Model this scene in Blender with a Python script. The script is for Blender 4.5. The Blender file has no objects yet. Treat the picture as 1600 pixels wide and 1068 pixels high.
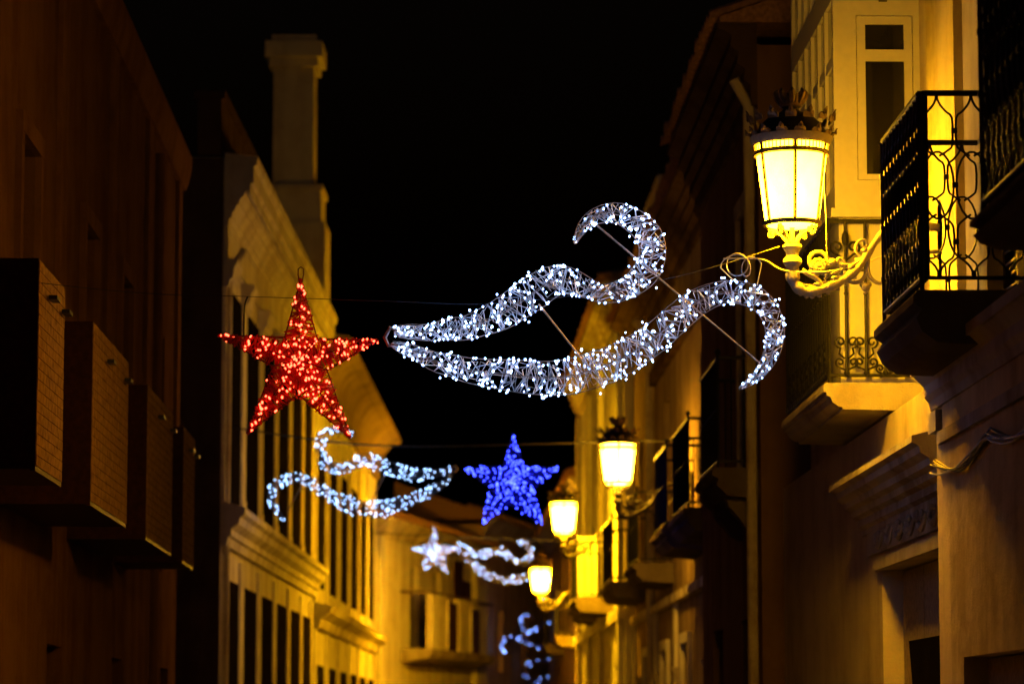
import bpy, bmesh, math, random
from mathutils import Vector, Matrix, Euler

random.seed(7)
SC = bpy.context.scene
COL = SC.collection

# ------------------------------------------------------------------ camera
F_PX, CU, CV = 5000.0, 800.0, 534.0          # focal length and centre in photo pixels (1600 wide)
VPU, VPV = 690.0, 1135.0                     # where the street's direction vanishes
EYE = Vector((0, 0, 1.6))
pitch = math.atan((VPV - CV) / F_PX)
yaw = math.atan((CU - VPU) * math.cos(pitch) / F_PX)
cam = bpy.data.cameras.new('camera')
cam.sensor_width = 36.0
cam.lens = 36.0 * F_PX / 1600.0
cam.clip_end = 2000.0
cam.dof.use_dof = True
cam.dof.focus_distance = 19.4
cam.dof.aperture_fstop = 2.75
camo = bpy.data.objects.new('camera', cam)
camo.location = EYE
camo.rotation_euler = Euler((math.pi / 2 + pitch, 0, -yaw))
COL.objects.link(camo)
SC.camera = camo
RCAM = camo.rotation_euler.to_matrix()

def P(u, v, Y):
    """photo pixel -> point at street distance Y"""
    r = RCAM @ Vector(((u - CU) / F_PX, (CV - v) / F_PX, -1.0))
    return EYE + r * (Y / r.y)

# ------------------------------------------------------------------ night sky, moonlight, exposure
w = bpy.data.worlds.new('World'); SC.world = w; w.use_nodes = True
nt = w.node_tree; nt.nodes.clear()
sky = nt.nodes.new('ShaderNodeTexSky'); sky.sky_type = 'NISHITA'; sky.sun_disc = False
sky.sun_elevation = math.radians(-4); sky.sun_rotation = math.radians(200)
bg = nt.nodes.new('ShaderNodeBackground'); bg.inputs['Strength'].default_value = 0.1
wo = nt.nodes.new('ShaderNodeOutputWorld')
nt.links.new(sky.outputs[0], bg.inputs[0]); nt.links.new(bg.outputs[0], wo.inputs[0])
moon = bpy.data.lights.new('moon', 'SUN'); moon.energy = 0.002; moon.angle = math.radians(0.5)
moono = bpy.data.objects.new('moon', moon); moono.rotation_euler = (math.radians(35), 0, math.radians(200))
COL.objects.link(moono)
SC.view_settings.view_transform = 'Standard'; SC.view_settings.look = 'None'
SC.view_settings.exposure = 0.0; SC.view_settings.gamma = 1.0; SC.view_settings.use_curve_mapping = False
SC.cycles.use_denoising = True
SC.cycles.use_light_tree = True
SC.cycles.max_bounces = 6; SC.cycles.diffuse_bounces = 2; SC.cycles.glossy_bounces = 3
SC.cycles.sample_clamp_indirect = 4.0

# ------------------------------------------------------------------ materials
def new_mat(name):
    m = bpy.data.materials.new(name); m.use_nodes = True
    return m, m.node_tree, m.node_tree.nodes['Principled BSDF']

def mat_plain(name, col, rough=0.6, metal=0.0, bump=0.0, scale=30, var=0.15):
    m, t, b = new_mat(name)
    tc = t.nodes.new('ShaderNodeTexCoord')
    n = t.nodes.new('ShaderNodeTexNoise'); n.inputs['Scale'].default_value = scale; n.inputs['Detail'].default_value = 5
    t.links.new(tc.outputs['Object'], n.inputs['Vector'])
    r = t.nodes.new('ShaderNodeValToRGB')
    r.color_ramp.elements[0].position = .3; r.color_ramp.elements[1].position = .7
    r.color_ramp.elements[0].color = [c * (1 - var) for c in col] + [1]
    r.color_ramp.elements[1].color = [min(1, c * (1 + var)) for c in col] + [1]
    t.links.new(n.outputs[0], r.inputs[0]); t.links.new(r.outputs[0], b.inputs['Base Color'])
    b.inputs['Roughness'].default_value = rough; b.inputs['Metallic'].default_value = metal
    if bump:
        bp = t.nodes.new('ShaderNodeBump'); bp.inputs['Strength'].default_value = bump; bp.inputs['Distance'].default_value = .01
        t.links.new(n.outputs[0], bp.inputs['Height']); t.links.new(bp.outputs[0], b.inputs['Normal'])
    return m

def mat_stucco(name, col, dirt=(0.45, 0.36, 0.27), amt=0.5, rough=0.85):
    """painted render: trowel unevenness, fine grain, rain streaks and blotches"""
    m, t, b = new_mat(name)
    tc = t.nodes.new('ShaderNodeTexCoord')
    def noise(scale, det, vec=None, rg=.55):
        n = t.nodes.new('ShaderNodeTexNoise'); n.inputs['Scale'].default_value = scale
        n.inputs['Detail'].default_value = det; n.inputs['Roughness'].default_value = rg
        t.links.new(vec or tc.outputs['Object'], n.inputs['Vector']); return n.outputs[0]
    mp = t.nodes.new('ShaderNodeMapping'); mp.inputs['Scale'].default_value = (1.5, 1.5, .16)
    t.links.new(tc.outputs['Object'], mp.inputs['Vector'])
    streak = noise(1.3, 3, mp.outputs[0])
    blot = noise(1.7, 9, None, .68)
    mul = t.nodes.new('ShaderNodeMath'); mul.operation = 'MULTIPLY'
    t.links.new(streak, mul.inputs[0]); t.links.new(blot, mul.inputs[1])
    r = t.nodes.new('ShaderNodeValToRGB')
    r.color_ramp.elements[0].position = .19; r.color_ramp.elements[0].color = (0, 0, 0, 1)
    r.color_ramp.elements[1].position = .34; r.color_ramp.elements[1].color = (amt, amt, amt, 1)
    t.links.new(mul.outputs[0], r.inputs[0])
    mx = t.nodes.new('ShaderNodeMixRGB'); mx.inputs[1].default_value = (*col, 1)
    mx.inputs[2].default_value = (col[0] * dirt[0], col[1] * dirt[1], col[2] * dirt[2], 1)
    t.links.new(r.outputs[0], mx.inputs[0]); t.links.new(mx.outputs[0], b.inputs['Base Color'])
    b.inputs['Roughness'].default_value = rough; b.inputs['Specular IOR Level'].default_value = 0.0
    fine = noise(90, 4); big = noise(3.5, 3)
    add = t.nodes.new('ShaderNodeMath'); add.operation = 'MULTIPLY_ADD'; add.inputs[1].default_value = 6
    t.links.new(big, add.inputs[0]); t.links.new(fine, add.inputs[2])
    bp = t.nodes.new('ShaderNodeBump'); bp.inputs['Strength'].default_value = .6; bp.inputs['Distance'].default_value = .008
    t.links.new(add.outputs[0], bp.inputs['Height']); t.links.new(bp.outputs[0], b.inputs['Normal'])
    return m

def mat_emit(name, col, strength, base=(.5, .5, .5)):
    m, t, b = new_mat(name)
    b.inputs['Base Color'].default_value = (*base, 1)
    b.inputs['Emission Color'].default_value = (*col, 1)
    b.inputs['Emission Strength'].default_value = strength
    b.inputs['Roughness'].default_value = .4
    return m

def mat_lampglass(name, L, blue, green=.445):
    """frosted lantern glass lit from inside: brightest at the bulb's height, thin dust"""
    m, t, b = new_mat(name)
    tc = t.nodes.new('ShaderNodeTexCoord')
    n = t.nodes.new('ShaderNodeTexNoise'); n.inputs['Scale'].default_value = 9; n.inputs['Detail'].default_value = 6
    t.links.new(tc.outputs['Object'], n.inputs['Vector'])
    r = t.nodes.new('ShaderNodeMapRange'); r.inputs['From Min'].default_value = .3; r.inputs['From Max'].default_value = .7
    r.inputs['To Min'].default_value = .85; r.inputs['To Max'].default_value = 1.1
    t.links.new(n.outputs[0], r.inputs['Value'])
    sep = t.nodes.new('ShaderNodeVectorMath'); sep.operation = 'DISTANCE'; sep.inputs[1].default_value = (0, -0.2, .17)
    t.links.new(tc.outputs['Object'], sep.inputs[0])
    g = t.nodes.new('ShaderNodeMapRange'); g.inputs['From Min'].default_value = .03; g.inputs['From Max'].default_value = .3
    g.inputs['To Min'].default_value = 1.5; g.inputs['To Max'].default_value = .8
    t.links.new(sep.outputs['Value'], g.inputs['Value'])
    mu = t.nodes.new('ShaderNodeMath'); mu.operation = 'MULTIPLY'
    t.links.new(r.outputs[0], mu.inputs[0]); t.links.new(g.outputs[0], mu.inputs[1])
    st = t.nodes.new('ShaderNodeMath'); st.operation = 'MULTIPLY'; st.inputs[1].default_value = L
    t.links.new(mu.outputs[0], st.inputs[0])
    b.inputs['Base Color'].default_value = (.8, .75, .6, 1)
    b.inputs['Emission Color'].default_value = (1, green, blue, 1)
    t.links.new(st.outputs[0], b.inputs['Emission Strength'])
    b.inputs['Roughness'].default_value = .35
    return m

M = {
 'cream': mat_stucco('cream_render', (.70, .66, .56)),
 'white': mat_stucco('white_render', (.76, .72, .62), amt=.5),
 'ivory': mat_stucco('ivory_render', (.62, .54, .40), amt=.45),
 'ivory_trim': mat_stucco('ivory_trim', (.52, .48, .40), amt=.55),
 'ochre': mat_stucco('ochre_render', (.52, .36, .22), amt=.6),
 'warm': mat_stucco('warm_cream_render', (.80, .64, .36), amt=.6),
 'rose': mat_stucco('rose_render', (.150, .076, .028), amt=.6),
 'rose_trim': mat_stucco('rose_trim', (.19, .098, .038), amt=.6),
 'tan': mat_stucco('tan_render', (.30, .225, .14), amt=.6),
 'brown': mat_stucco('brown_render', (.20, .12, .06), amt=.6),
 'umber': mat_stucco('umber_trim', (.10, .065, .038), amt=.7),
 'trim': mat_stucco('painted_trim', (.74, .70, .60), amt=.55),
 'oldtrim': mat_stucco('weathered_trim', (.60, .54, .44), amt=.85),
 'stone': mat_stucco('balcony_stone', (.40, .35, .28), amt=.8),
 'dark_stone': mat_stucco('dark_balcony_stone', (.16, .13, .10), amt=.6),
 'pvc': mat_plain('white_pvc', (.56, .545, .51), .4, bump=.02, scale=20, var=.04),
 'glass': mat_plain('dark_window_glass', (.012, .012, .014), .06, scale=4, var=.3),
 'dark_pane': mat_plain('dull_dark_pane', (.010, .008, .006), .55, scale=4, var=.3),
 'bronze': mat_plain('dark_lamp_bronze', (.022, .016, .010), .5, .1, bump=.25, scale=60, var=.3),
 'iron': mat_plain('black_wrought_iron', (.010, .010, .010), .5, .0, bump=.25, scale=60, var=.3),
 'lamp_iron': mat_plain('lantern_brown_iron', (.11, .075, .042), .45, .3, bump=.25, scale=60, var=.3),
 'lamp_paint': mat_plain('cream_cast_iron_paint', (.27, .24, .19), .5, 0, bump=.3, scale=70, var=.15),
 'wood': mat_plain('old_brown_wood', (.10, .06, .035), .6, bump=.3, scale=25, var=.35),
 'shutter_wood': mat_plain('dark_shutter_wood', (.016, .010, .006), .8, scale=25, var=.35),
 'door': mat_plain('worn_door_paint', (.34, .27, .19), .6, bump=.35, scale=25, var=.3),
 'panel': mat_plain('dark_brown_panel', (.034, .012, .007), .6, bump=.15, scale=25, var=.3),
 'tile': mat_plain('glazed_ochre_tile', (.25, .150, .055), .5, bump=.15, scale=18, var=.35),
 'roof': mat_plain('clay_roof_tile', (.36, .20, .11), .85, bump=.5, scale=22, var=.4),
 'cable': mat_plain('black_cable', (.03, .03, .03), .5, scale=30),
 'pale_cable': mat_plain('pale_cable', (.62, .58, .50), .45, scale=30),
 'wire_white': mat_plain('clear_light_string', (.86, .80, .72), .35, .0, scale=60, var=.1),
 'wire_dull': mat_plain('dull_light_string', (.11, .12, .16), .45, scale=60, var=.1),
 'wire_red': mat_plain('red_tinsel_string', (.45, .014, .010), .4, scale=60, var=.3),
 'wire_blue': mat_plain('blue_light_string', (.04, .05, .35), .4, scale=60, var=.3),
 'frame_steel': mat_plain('rusty_frame_steel', (.42, .29, .20), .45, .4, scale=50, var=.25),
 'frame_dark': mat_plain('dark_frame_steel', (.06, .055, .06), .55, .2, scale=50, var=.25),
 'frame_red': mat_plain('dark_red_frame', (.10, .015, .012), .5, .2, scale=50, var=.25),
 'frame_blue': mat_plain('dark_blue_frame', (.03, .03, .10), .5, .2, scale=50, var=.25),
 'asphalt': mat_plain('asphalt', (.055, .052, .050), .8, bump=.5, scale=60, var=.3),
 'paving': mat_plain('granite_paving', (.22, .20, .18), .75, bump=.4, scale=30, var=.25),
 'earth': mat_plain('dark_ground', (.06, .055, .045), .9, bump=.3, scale=4, var=.3),
 'led_white': mat_emit('white_led', (.27, .46, 1.0), 14.5),
 'led_white_far': mat_emit('white_led_cool', (.33, .56, 1.0), 8.5),
 'led_comet_far': mat_emit('distant_white_led', (.32, .54, 1.0), 26.0),
 'led_star_far': mat_emit('far_white_led', (.30, .52, 1.0), 15.0),
 'led_cool_dim': mat_emit('dim_blue_white_led', (.20, .36, 1.0), 22.0),
 'led_red': mat_emit('red_led', (1.0, .050, .020), 13.0),
 'led_blue': mat_emit('blue_led', (.028, .045, 1.0), 24.0),
}
M['lampglass'] = mat_lampglass('frosted_lamp_glass', 112.0, .0062)
M['lampglass_2'] = mat_lampglass('bright_lamp_glass', 150.0, .013)
M['lampglass_3'] = mat_lampglass('glaring_lamp_glass', 640.0, .0036, .46)
M['lampglass_4'] = mat_lampglass('distant_lamp_glass', 1250.0, .0020)
M['tile'].node_tree.nodes['Principled BSDF'].inputs['Specular IOR Level'].default_value = 0.0
M['lampglass_base'] = mat_lampglass('lamp_base_glass', 880.0, .0008)
M['dark_pane'].node_tree.nodes['Principled BSDF'].inputs['Specular IOR Level'].default_value = 0.0
M['panel'].node_tree.nodes['Principled BSDF'].inputs['Specular IOR Level'].default_value = .05
M['iron'].node_tree.nodes['Principled BSDF'].inputs['Specular IOR Level'].default_value = .25
M['shutter_wood'].node_tree.nodes['Principled BSDF'].inputs['Specular IOR Level'].default_value = 0.0

# ------------------------------------------------------------------ mesh helpers
class MB:
    """collects shapes, then links them as ONE mesh object"""
    def __init__(s): s.v = []; s.f = []
    def add(s, vs, fs):
        o = len(s.v); s.v += [tuple(p) for p in vs]; s.f += [tuple(i + o for i in f) for f in fs]
    def box(s, x0, x1, y0, y1, z0, z1):
        s.add([(x, y, z) for x in (x0, x1) for y in (y0, y1) for z in (z0, z1)],
              [(0, 1, 3, 2), (4, 6, 7, 5), (0, 4, 5, 1), (2, 3, 7, 6), (0, 2, 6, 4), (1, 5, 7, 3)])
    def prism(s, prof, x0, x1, sy=1):
        """profile of (d, z) swept along local x"""
        n = len(prof)
        s.add([(x0, d * sy, z) for d, z in prof] + [(x1, d * sy, z) for d, z in prof],
              [(i, (i + 1) % n, n + (i + 1) % n, n + i) for i in range(n)] + [tuple(range(n))[::-1], tuple(range(n, 2 * n))])
    def tube(s, pts, r, n=6, closed=False):
        pts = [Vector(p) for p in pts]
        m = len(pts)
        rr = r if isinstance(r, (list, tuple)) else [r] * m
        rings = []; up = None
        for i, p in enumerate(pts):
            a = pts[(i - 1) % m] if (closed or i > 0) else p
            b = pts[(i + 1) % m] if (closed or i < m - 1) else p
            t = (b - a)
            t = t.normalized() if t.length > 1e-9 else Vector((0, 0, 1))
            if up is None:
                up = t.orthogonal().normalized()
            up = up - t * up.dot(t)
            up = up.normalized() if up.length > 1e-6 else t.orthogonal().normalized()
            sd = t.cross(up)
            rings.append([p + (up * math.cos(k * 2 * math.pi / n) + sd * math.sin(k * 2 * math.pi / n)) * rr[i] for k in range(n)])
        vs = [v for rg in rings for v in rg]; fs = []
        for i in range(m if closed else m - 1):
            j = (i + 1) % m
            for k in range(n):
                fs.append((i * n + k, i * n + (k + 1) % n, j * n + (k + 1) % n, j * n + k))
        if not closed:
            fs.append(tuple(range(n))[::-1]); fs.append(tuple(range((m - 1) * n, m * n)))
        s.add(vs, fs)
    def lathe(s, prof, n=24, a0=0, a1=2 * math.pi, cx=0, cy=0, z0=0):
        full = abs(a1 - a0 - 2 * math.pi) < 1e-6
        m = n if full else n + 1
        vs = [(cx + r * math.cos(a0 + (a1 - a0) * k / n), cy + r * math.sin(a0 + (a1 - a0) * k / n), z0 + z) for r, z in prof for k in range(m)]
        fs = [(i * m + k, i * m + (k + 1) % m, (i + 1) * m + (k + 1) % m, (i + 1) * m + k)
              for i in range(len(prof) - 1) for k in range(n)]
        s.add(vs, fs)
    def ball(s, c, r, sc=(1, 1, 1), n=8, m=5):
        prof = [(math.sin(math.pi * i / m), -math.cos(math.pi * i / m)) for i in range(m + 1)]
        vs = [(c[0] + a * r * sc[0] * math.cos(2 * math.pi * k / n), c[1] + a * r * sc[1] * math.sin(2 * math.pi * k / n), c[2] + b * r * sc[2]) for a, b in prof for k in range(n)]
        s.add(vs, [(i * n + k, i * n + (k + 1) % n, (i + 1) * n + (k + 1) % n, (i + 1) * n + k) for i in range(m) for k in range(n)])
    def data(s, name, mat, smooth=False):
        me = bpy.data.meshes.new(name); me.from_pydata(s.v, [], s.f)
        bm = bmesh.new(); bm.from_mesh(me); bmesh.ops.remove_doubles(bm, verts=bm.verts, dist=1e-5)
        bmesh.ops.recalc_face_normals(bm, faces=bm.faces)
        bm.to_mesh(me); bm.free()
        me.materials.append(mat)
        if smooth:
            me.shade_smooth()
            me.set_sharp_from_angle(angle=math.radians(40))
        return me
    def build(s, name, mat, parent=None, loc=(0, 0, 0), smooth=False):
        return put(name, s.data(name, mat, smooth), parent, loc)

def put(name, me, parent=None, loc=(0, 0, 0), rot=None, scale=None):
    o = bpy.data.objects.new(name, me); COL.objects.link(o)
    o.parent = parent; o.location = loc
    if rot is not None: o.rotation_euler = rot
    if scale is not None: o.scale = scale
    return o

def tag(o, label, cat, group=None):
    o['label'] = label; o['category'] = cat
    if group: o['group'] = group
    return o

def empty(name, loc, rz=0.0):
    o = bpy.data.objects.new(name, None); COL.objects.link(o); o.location = loc; o.rotation_euler = (0, 0, rz)
    o.empty_display_size = .2
    return o

def copy_tree(o, parent=None):
    c = o.copy(); COL.objects.link(c); c.parent = parent
    for ch in list(o.children): copy_tree(ch, c)
    return c

def smooth_path(pts, per=6):
    """Catmull-Rom through tuples of any dimension"""
    out = []
    n = len(pts)
    for i in range(n - 1):
        p0, p1, p2, p3 = pts[max(i - 1, 0)], pts[i], pts[i + 1], pts[min(i + 2, n - 1)]
        for k in range(per):
            t = k / per
            out.append(tuple(.5 * ((2 * b) + (c - a) * t + (2 * a - 5 * b + 4 * c - d) * t * t + (3 * b - a - 3 * c + d) * t ** 3)
                             for a, b, c, d in zip(p0, p1, p2, p3)))
    out.append(tuple(pts[-1]))
    return out

# ------------------------------------------------------------------ ground, road, pavements
def struct(o): o['kind'] = 'structure'; return o
m = MB(); m.box(-150, 150, -60, 260, -.3, -.02); struct(m.build('ground', M['earth']))
m = MB(); m.box(-2.1, 2.1, -20, 92, -.02, 0); struct(m.build('road', M['asphalt']))
for nm, x0, x1 in (('pavement_left', -3.4, -2.1), ('pavement_right', 2.1, 3.5)):
    m = MB(); m.box(x0, x1, -20, 92, -.02, .12); struct(m.build(nm, M['paving']))

# ------------------------------------------------------------------ building kit
class Bld:
    """a house whose front runs from (X0,Y0) away from the camera; side=+1 stands right of the street, -1 left.
    local x = along the front, d = out into the street, z = up"""
    def __init__(s, name, X0, Y0, X1, Y1, side, label, cat='house', group='houses along the street'):
        ang = math.atan2(Y1 - Y0, X1 - X0); s.side = side; s.L = math.hypot(X1 - X0, Y1 - Y0); s.Y0 = Y0
        s.root = empty(name, (X0, Y0, 0), ang); tag(s.root, label, cat, group)
    def box(s, m, x0, x1, d0, d1, z0, z1): m.box(x0, x1, min(d0 * s.side, d1 * s.side), max(d0 * s.side, d1 * s.side), z0, z1)
    def part(s, name, mat, boxes, parent=None, smooth=False):
        m = MB()
        for b in boxes: s.box(m, *b)
        return m.build(name, mat, parent or s.root, smooth=smooth)
    def prof(s, name, mat, prof, x0, x1, parent=None):
        m = MB(); m.prism(prof, x0, x1, s.side); return m.build(name, mat, parent or s.root)
    def wall(s, H, openings, mat, d=0.0, x0=0, x1=None, z0=0, depth=6.0, reveal=.24, name='wall'):
        x1 = s.L if x1 is None else x1
        xs = sorted({x0, x1, *[o[0] for o in openings], *[o[1] for o in openings]})
        zs = sorted({z0, H, *[o[2] for o in openings], *[o[3] for o in openings]})
        m = MB(); sd = s.side
        inside = lambda x, z: any(o[0] < x < o[1] and o[2] < z < o[3] for o in openings)
        for a, b in zip(xs, xs[1:]):
            for c, e in zip(zs, zs[1:]):
                if not inside((a + b) / 2, (c + e) / 2):
                    m.add([(a, d * sd, c), (b, d * sd, c), (b, d * sd, e), (a, d * sd, e)], [(0, 1, 2, 3)])
        for a, b, c, e in openings:
            r = (d - reveal) * sd; f = d * sd
            m.add([(a, f, c), (b, f, c), (b, f, e), (a, f, e), (a, r, c), (b, r, c), (b, r, e), (a, r, e)],
                  [(0, 1, 5, 4), (1, 2, 6, 5), (2, 3, 7, 6), (3, 0, 4, 7)])
        k = (d - depth) * sd; f = d * sd
        m.add([(x0, f, z0), (x1, f, z0), (x1, f, H), (x0, f, H), (x0, k, z0), (x1, k, z0), (x1, k, H), (x0, k, H)],
              [(0, 3, 7, 4), (1, 5, 6, 2), (3, 2, 6, 7), (4, 7, 6, 5)])
        return m.build(name, mat, s.root)
    def window(s, a, b, c, e, frame='wood', d=0.0, inset=.16, cols=2, rows=(.0, .72), fw=.05, pane='dark_pane', pane_in=.025):
        """sash with panes set back in an opening"""
        m = MB(); dd = d - inset
        s.box(m, a, a + fw, dd - .05, dd, c, e); s.box(m, b - fw, b, dd - .05, dd, c, e)
        s.box(m, a + fw, b - fw, dd - .05, dd, c, c + fw); s.box(m, a + fw, b - fw, dd - .05, dd, e - fw, e)
        xs = [a + fw + (b - a - 2 * fw) * k / cols for k in range(cols + 1)]
        zs = [c + fw + (e - c - 2 * fw) * r for r in rows] + [e - fw]
        for x in xs[1:-1]: s.box(m, x - .02, x + .02, dd - .045, dd - .004, c + fw, e - fw)
        for z in zs[1:-1]:
            for p, q in zip(xs, xs[1:]): s.box(m, p + .02, q - .02, dd - .044, dd - .006, z - .02, z + .02)
        win = m.build('window', M[frame], s.root)
        for p, q in zip(xs, xs[1:]):
            for z, z2 in zip(zs, zs[1:]):
                s.part('pane', M[pane], [(p + .001, q - .001, dd - pane_in - .01, dd - pane_in, z + .001, z2 - .001)], win)
        return win
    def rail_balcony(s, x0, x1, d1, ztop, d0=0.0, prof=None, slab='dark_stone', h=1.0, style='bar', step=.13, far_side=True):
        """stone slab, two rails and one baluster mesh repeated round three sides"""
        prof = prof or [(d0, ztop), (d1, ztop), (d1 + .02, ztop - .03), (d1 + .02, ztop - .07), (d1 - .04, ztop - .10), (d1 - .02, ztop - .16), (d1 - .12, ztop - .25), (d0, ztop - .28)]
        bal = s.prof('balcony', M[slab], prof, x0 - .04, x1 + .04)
        zb, zt = ztop + .06, ztop + h; e = d1 - .04
        loop = [(x0, d0), (x0, e), (x1, e), (x1, d0)]
        for nm, z, r in (('handrail', zt, .018), ('bottom_rail', zb, .012)):
            m = MB(); m.tube([(x, d * s.side, z) for x, d in loop], r, 6); m.build(nm, M['iron'], bal)
        m = MB(); m.tube([(x0, e * s.side, ztop), (x0, e * s.side, zt + .03)], .014, 6); m.ball((x0, e * s.side, zt + .05), .03); m.build('corner_post', M['iron'], bal)
        m = MB()
        if style == 'bar':
            m.tube([(0, 0, zb), (0, 0, zt)], .008, 5); m.ball((0, 0, (zb + zt) / 2), .018, (1, 1, .8), 6, 4)
        me = m.data('baluster', M['iron'])
        n = max(2, round((x1 - x0) / step))
        for k in range(1, n):
            put('baluster', me, bal, (x0 + (x1 - x0) * k / n, e * s.side, 0))
        nd = max(2, round((e - d0) / step))
        for xx in ((x0, x1) if far_side else (x0,)):
            for k in range(1, nd):
                put('baluster', me, bal, (xx, (d0 + (e - d0) * k / nd) * s.side, 0))
        return bal
    def eave(s, z, d_out, x0, x1, d0=0.0, mat='oldtrim', tiles=True, step=.24, drop=.55, rise=.35, run=3.0):
        """stepped cornice with a row of clay tiles over it and the roof slope behind"""
        pr = [(d0, z - drop), (d0 + .05, z - drop), (d0 + .06, z - drop + .08)]
        for k in range(4):
            f = (k + 1) / 4; dz = z - drop + .08 + (drop - .14) * f
            pr += [(d0 + .06 + (d_out - d0 - .1) * (f - .25) ** 1.1 * .9, dz - .05), (d0 + .06 + (d_out - d0 - .1) * f * .95, dz)]
        pr += [(d_out, z - .05), (d_out, z), (d0, z)]
        c = s.prof('cornice', M[mat], pr, x0, x1)
        slope = rise / 1.0
        roof = s.prof('roof', M['roof'], [(d_out - .02, z + .01), (d_out - .02, z + .06), (d_out - run, z + .06 + slope * run), (d_out - run, z + .01)], x0, x1)
        if tiles:
            m = MB(); n = 5; L = .9; w_ = step * .55
            vs = []
            for k in range(n + 1):
                a = math.pi * k / n
                for rr in (w_, w_ - .02):
                    for t in (0, 1):
                        vs.append((rr * math.cos(a) * (1 - .12 * t), (.07 - t * L) * s.side, rr * math.sin(a) * .75 + slope * (t * L)))
            fs = []
            for k in range(n):
                a, b = k * 4, k * 4 + 4
                fs += [(a, a + 1, b + 1, b), (a + 2, b + 2, b + 3, a + 3), (a, b, b + 2, a + 2)]
            m.add(vs, fs); me = m.data('tile', M['roof'])
            k = 0
            while x0 + step * (k + .5) < x1:
                put('tile', me, roof, (x0 + step * (k + .5), (d_out + random.uniform(-.02, .03)) * s.side, z + .05 + random.uniform(-.012, .012)), (0, random.uniform(-.05, .05), random.uniform(-.03, .03)))
                k += 1
        return c

R = lambda name, X, Y0, Y1, label: Bld(name, X, Y0, X, Y1, 1, label)

# ================================================================== right side of the street
# ---- R1: near house: projecting ground storey, weathered cornice, two iron balconies
b = R('corner_house', 3.05, 8.0, 18.4, 'pale weathered house with ornate oval-pattern balconies and a cable bundle on its wall')
yo = b.Y0
doorsA = (16.75 - yo, 17.7 - yo, 3.87, 6.2); doorsB = (13.0 - yo, 13.9 - yo, 3.87, 6.2)
b.wall(9.2, [doorsA, doorsB], M['cream'], z0=3.62)
b.wall(3.5, [(13.2 - yo, 17.5 - yo, -.0, 1.98)], M['warm'], d=.2, x1=b.L - .28, depth=6.2, name='ground_storey', reveal=.14)
b.part('garage_door', M['door'], [(13.2 - yo, 17.5 - yo, .02, .07, 0, 1.97)])
# corner pier with a groove beside it
b.part('pier', M['warm'], [(b.L - .22, b.L, -.3, .19, 0, 3.5), (b.L - .28, b.L - .22, -.3, .15, 0, 3.5)])
b.prof('cornice', M['oldtrim'], [(-.3, 3.42), (.215, 3.42), (.225, 3.47), (.25, 3.5), (.25, 3.56), (.31, 3.62), (.33, 3.62), (.33, 3.68), (.05, 3.72), (-.3, 3.72)], 0, b.L + .07)
b.part('string_course', M['oldtrim'], [(0, b.L - .22, .2, .225, 3.20, 3.27)])
b.part('pier_capital', M['oldtrim'], [(b.L - .26, b.L + .03, -.25, .235, 3.28, 3.40)])
for x0, x1, z0, z1 in (doorsA, doorsB):
    for k, (p, q) in enumerate(((x0, (x0 + x1) / 2 - .003), ((x0 + x1) / 2 + .003, x1))):
        sh = b.part('shutter', M['wood'], [(p, p + .06, -.14, -.09, z0, z1), (q - .06, q, -.14, -.09, z0, z1), (p + .06, q - .06, -.14, -.09, z0, z0 + .12), (p + .06, q - .06, -.14, -.09, z1 - .08, z1), (p + .06, q - .06, -.145, -.139, z0 + .12, z1 - .08)])
        ms = MB(); ms.add([(p + .06, -.135, -.02), (q - .06, -.135, -.02), (q - .06, -.09, -.045), (p + .06, -.09, -.045), (p + .06, -.135, -.005), (q - .06, -.135, -.005), (q - .06, -.09, -.03), (p + .06, -.09, -.03)],
                          [(0, 1, 2, 3), (4, 7, 6, 5), (3, 2, 6, 7), (0, 4, 5, 1), (0, 3, 7, 4), (1, 5, 6, 2)])
        me = ms.data('slat', M['wood'])
        n = 30
        for i in range(n):
            put('slat', me, sh, (0, 0, z0 + .15 + (z1 - z0 - .26) * (i + .5) / n))

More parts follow.
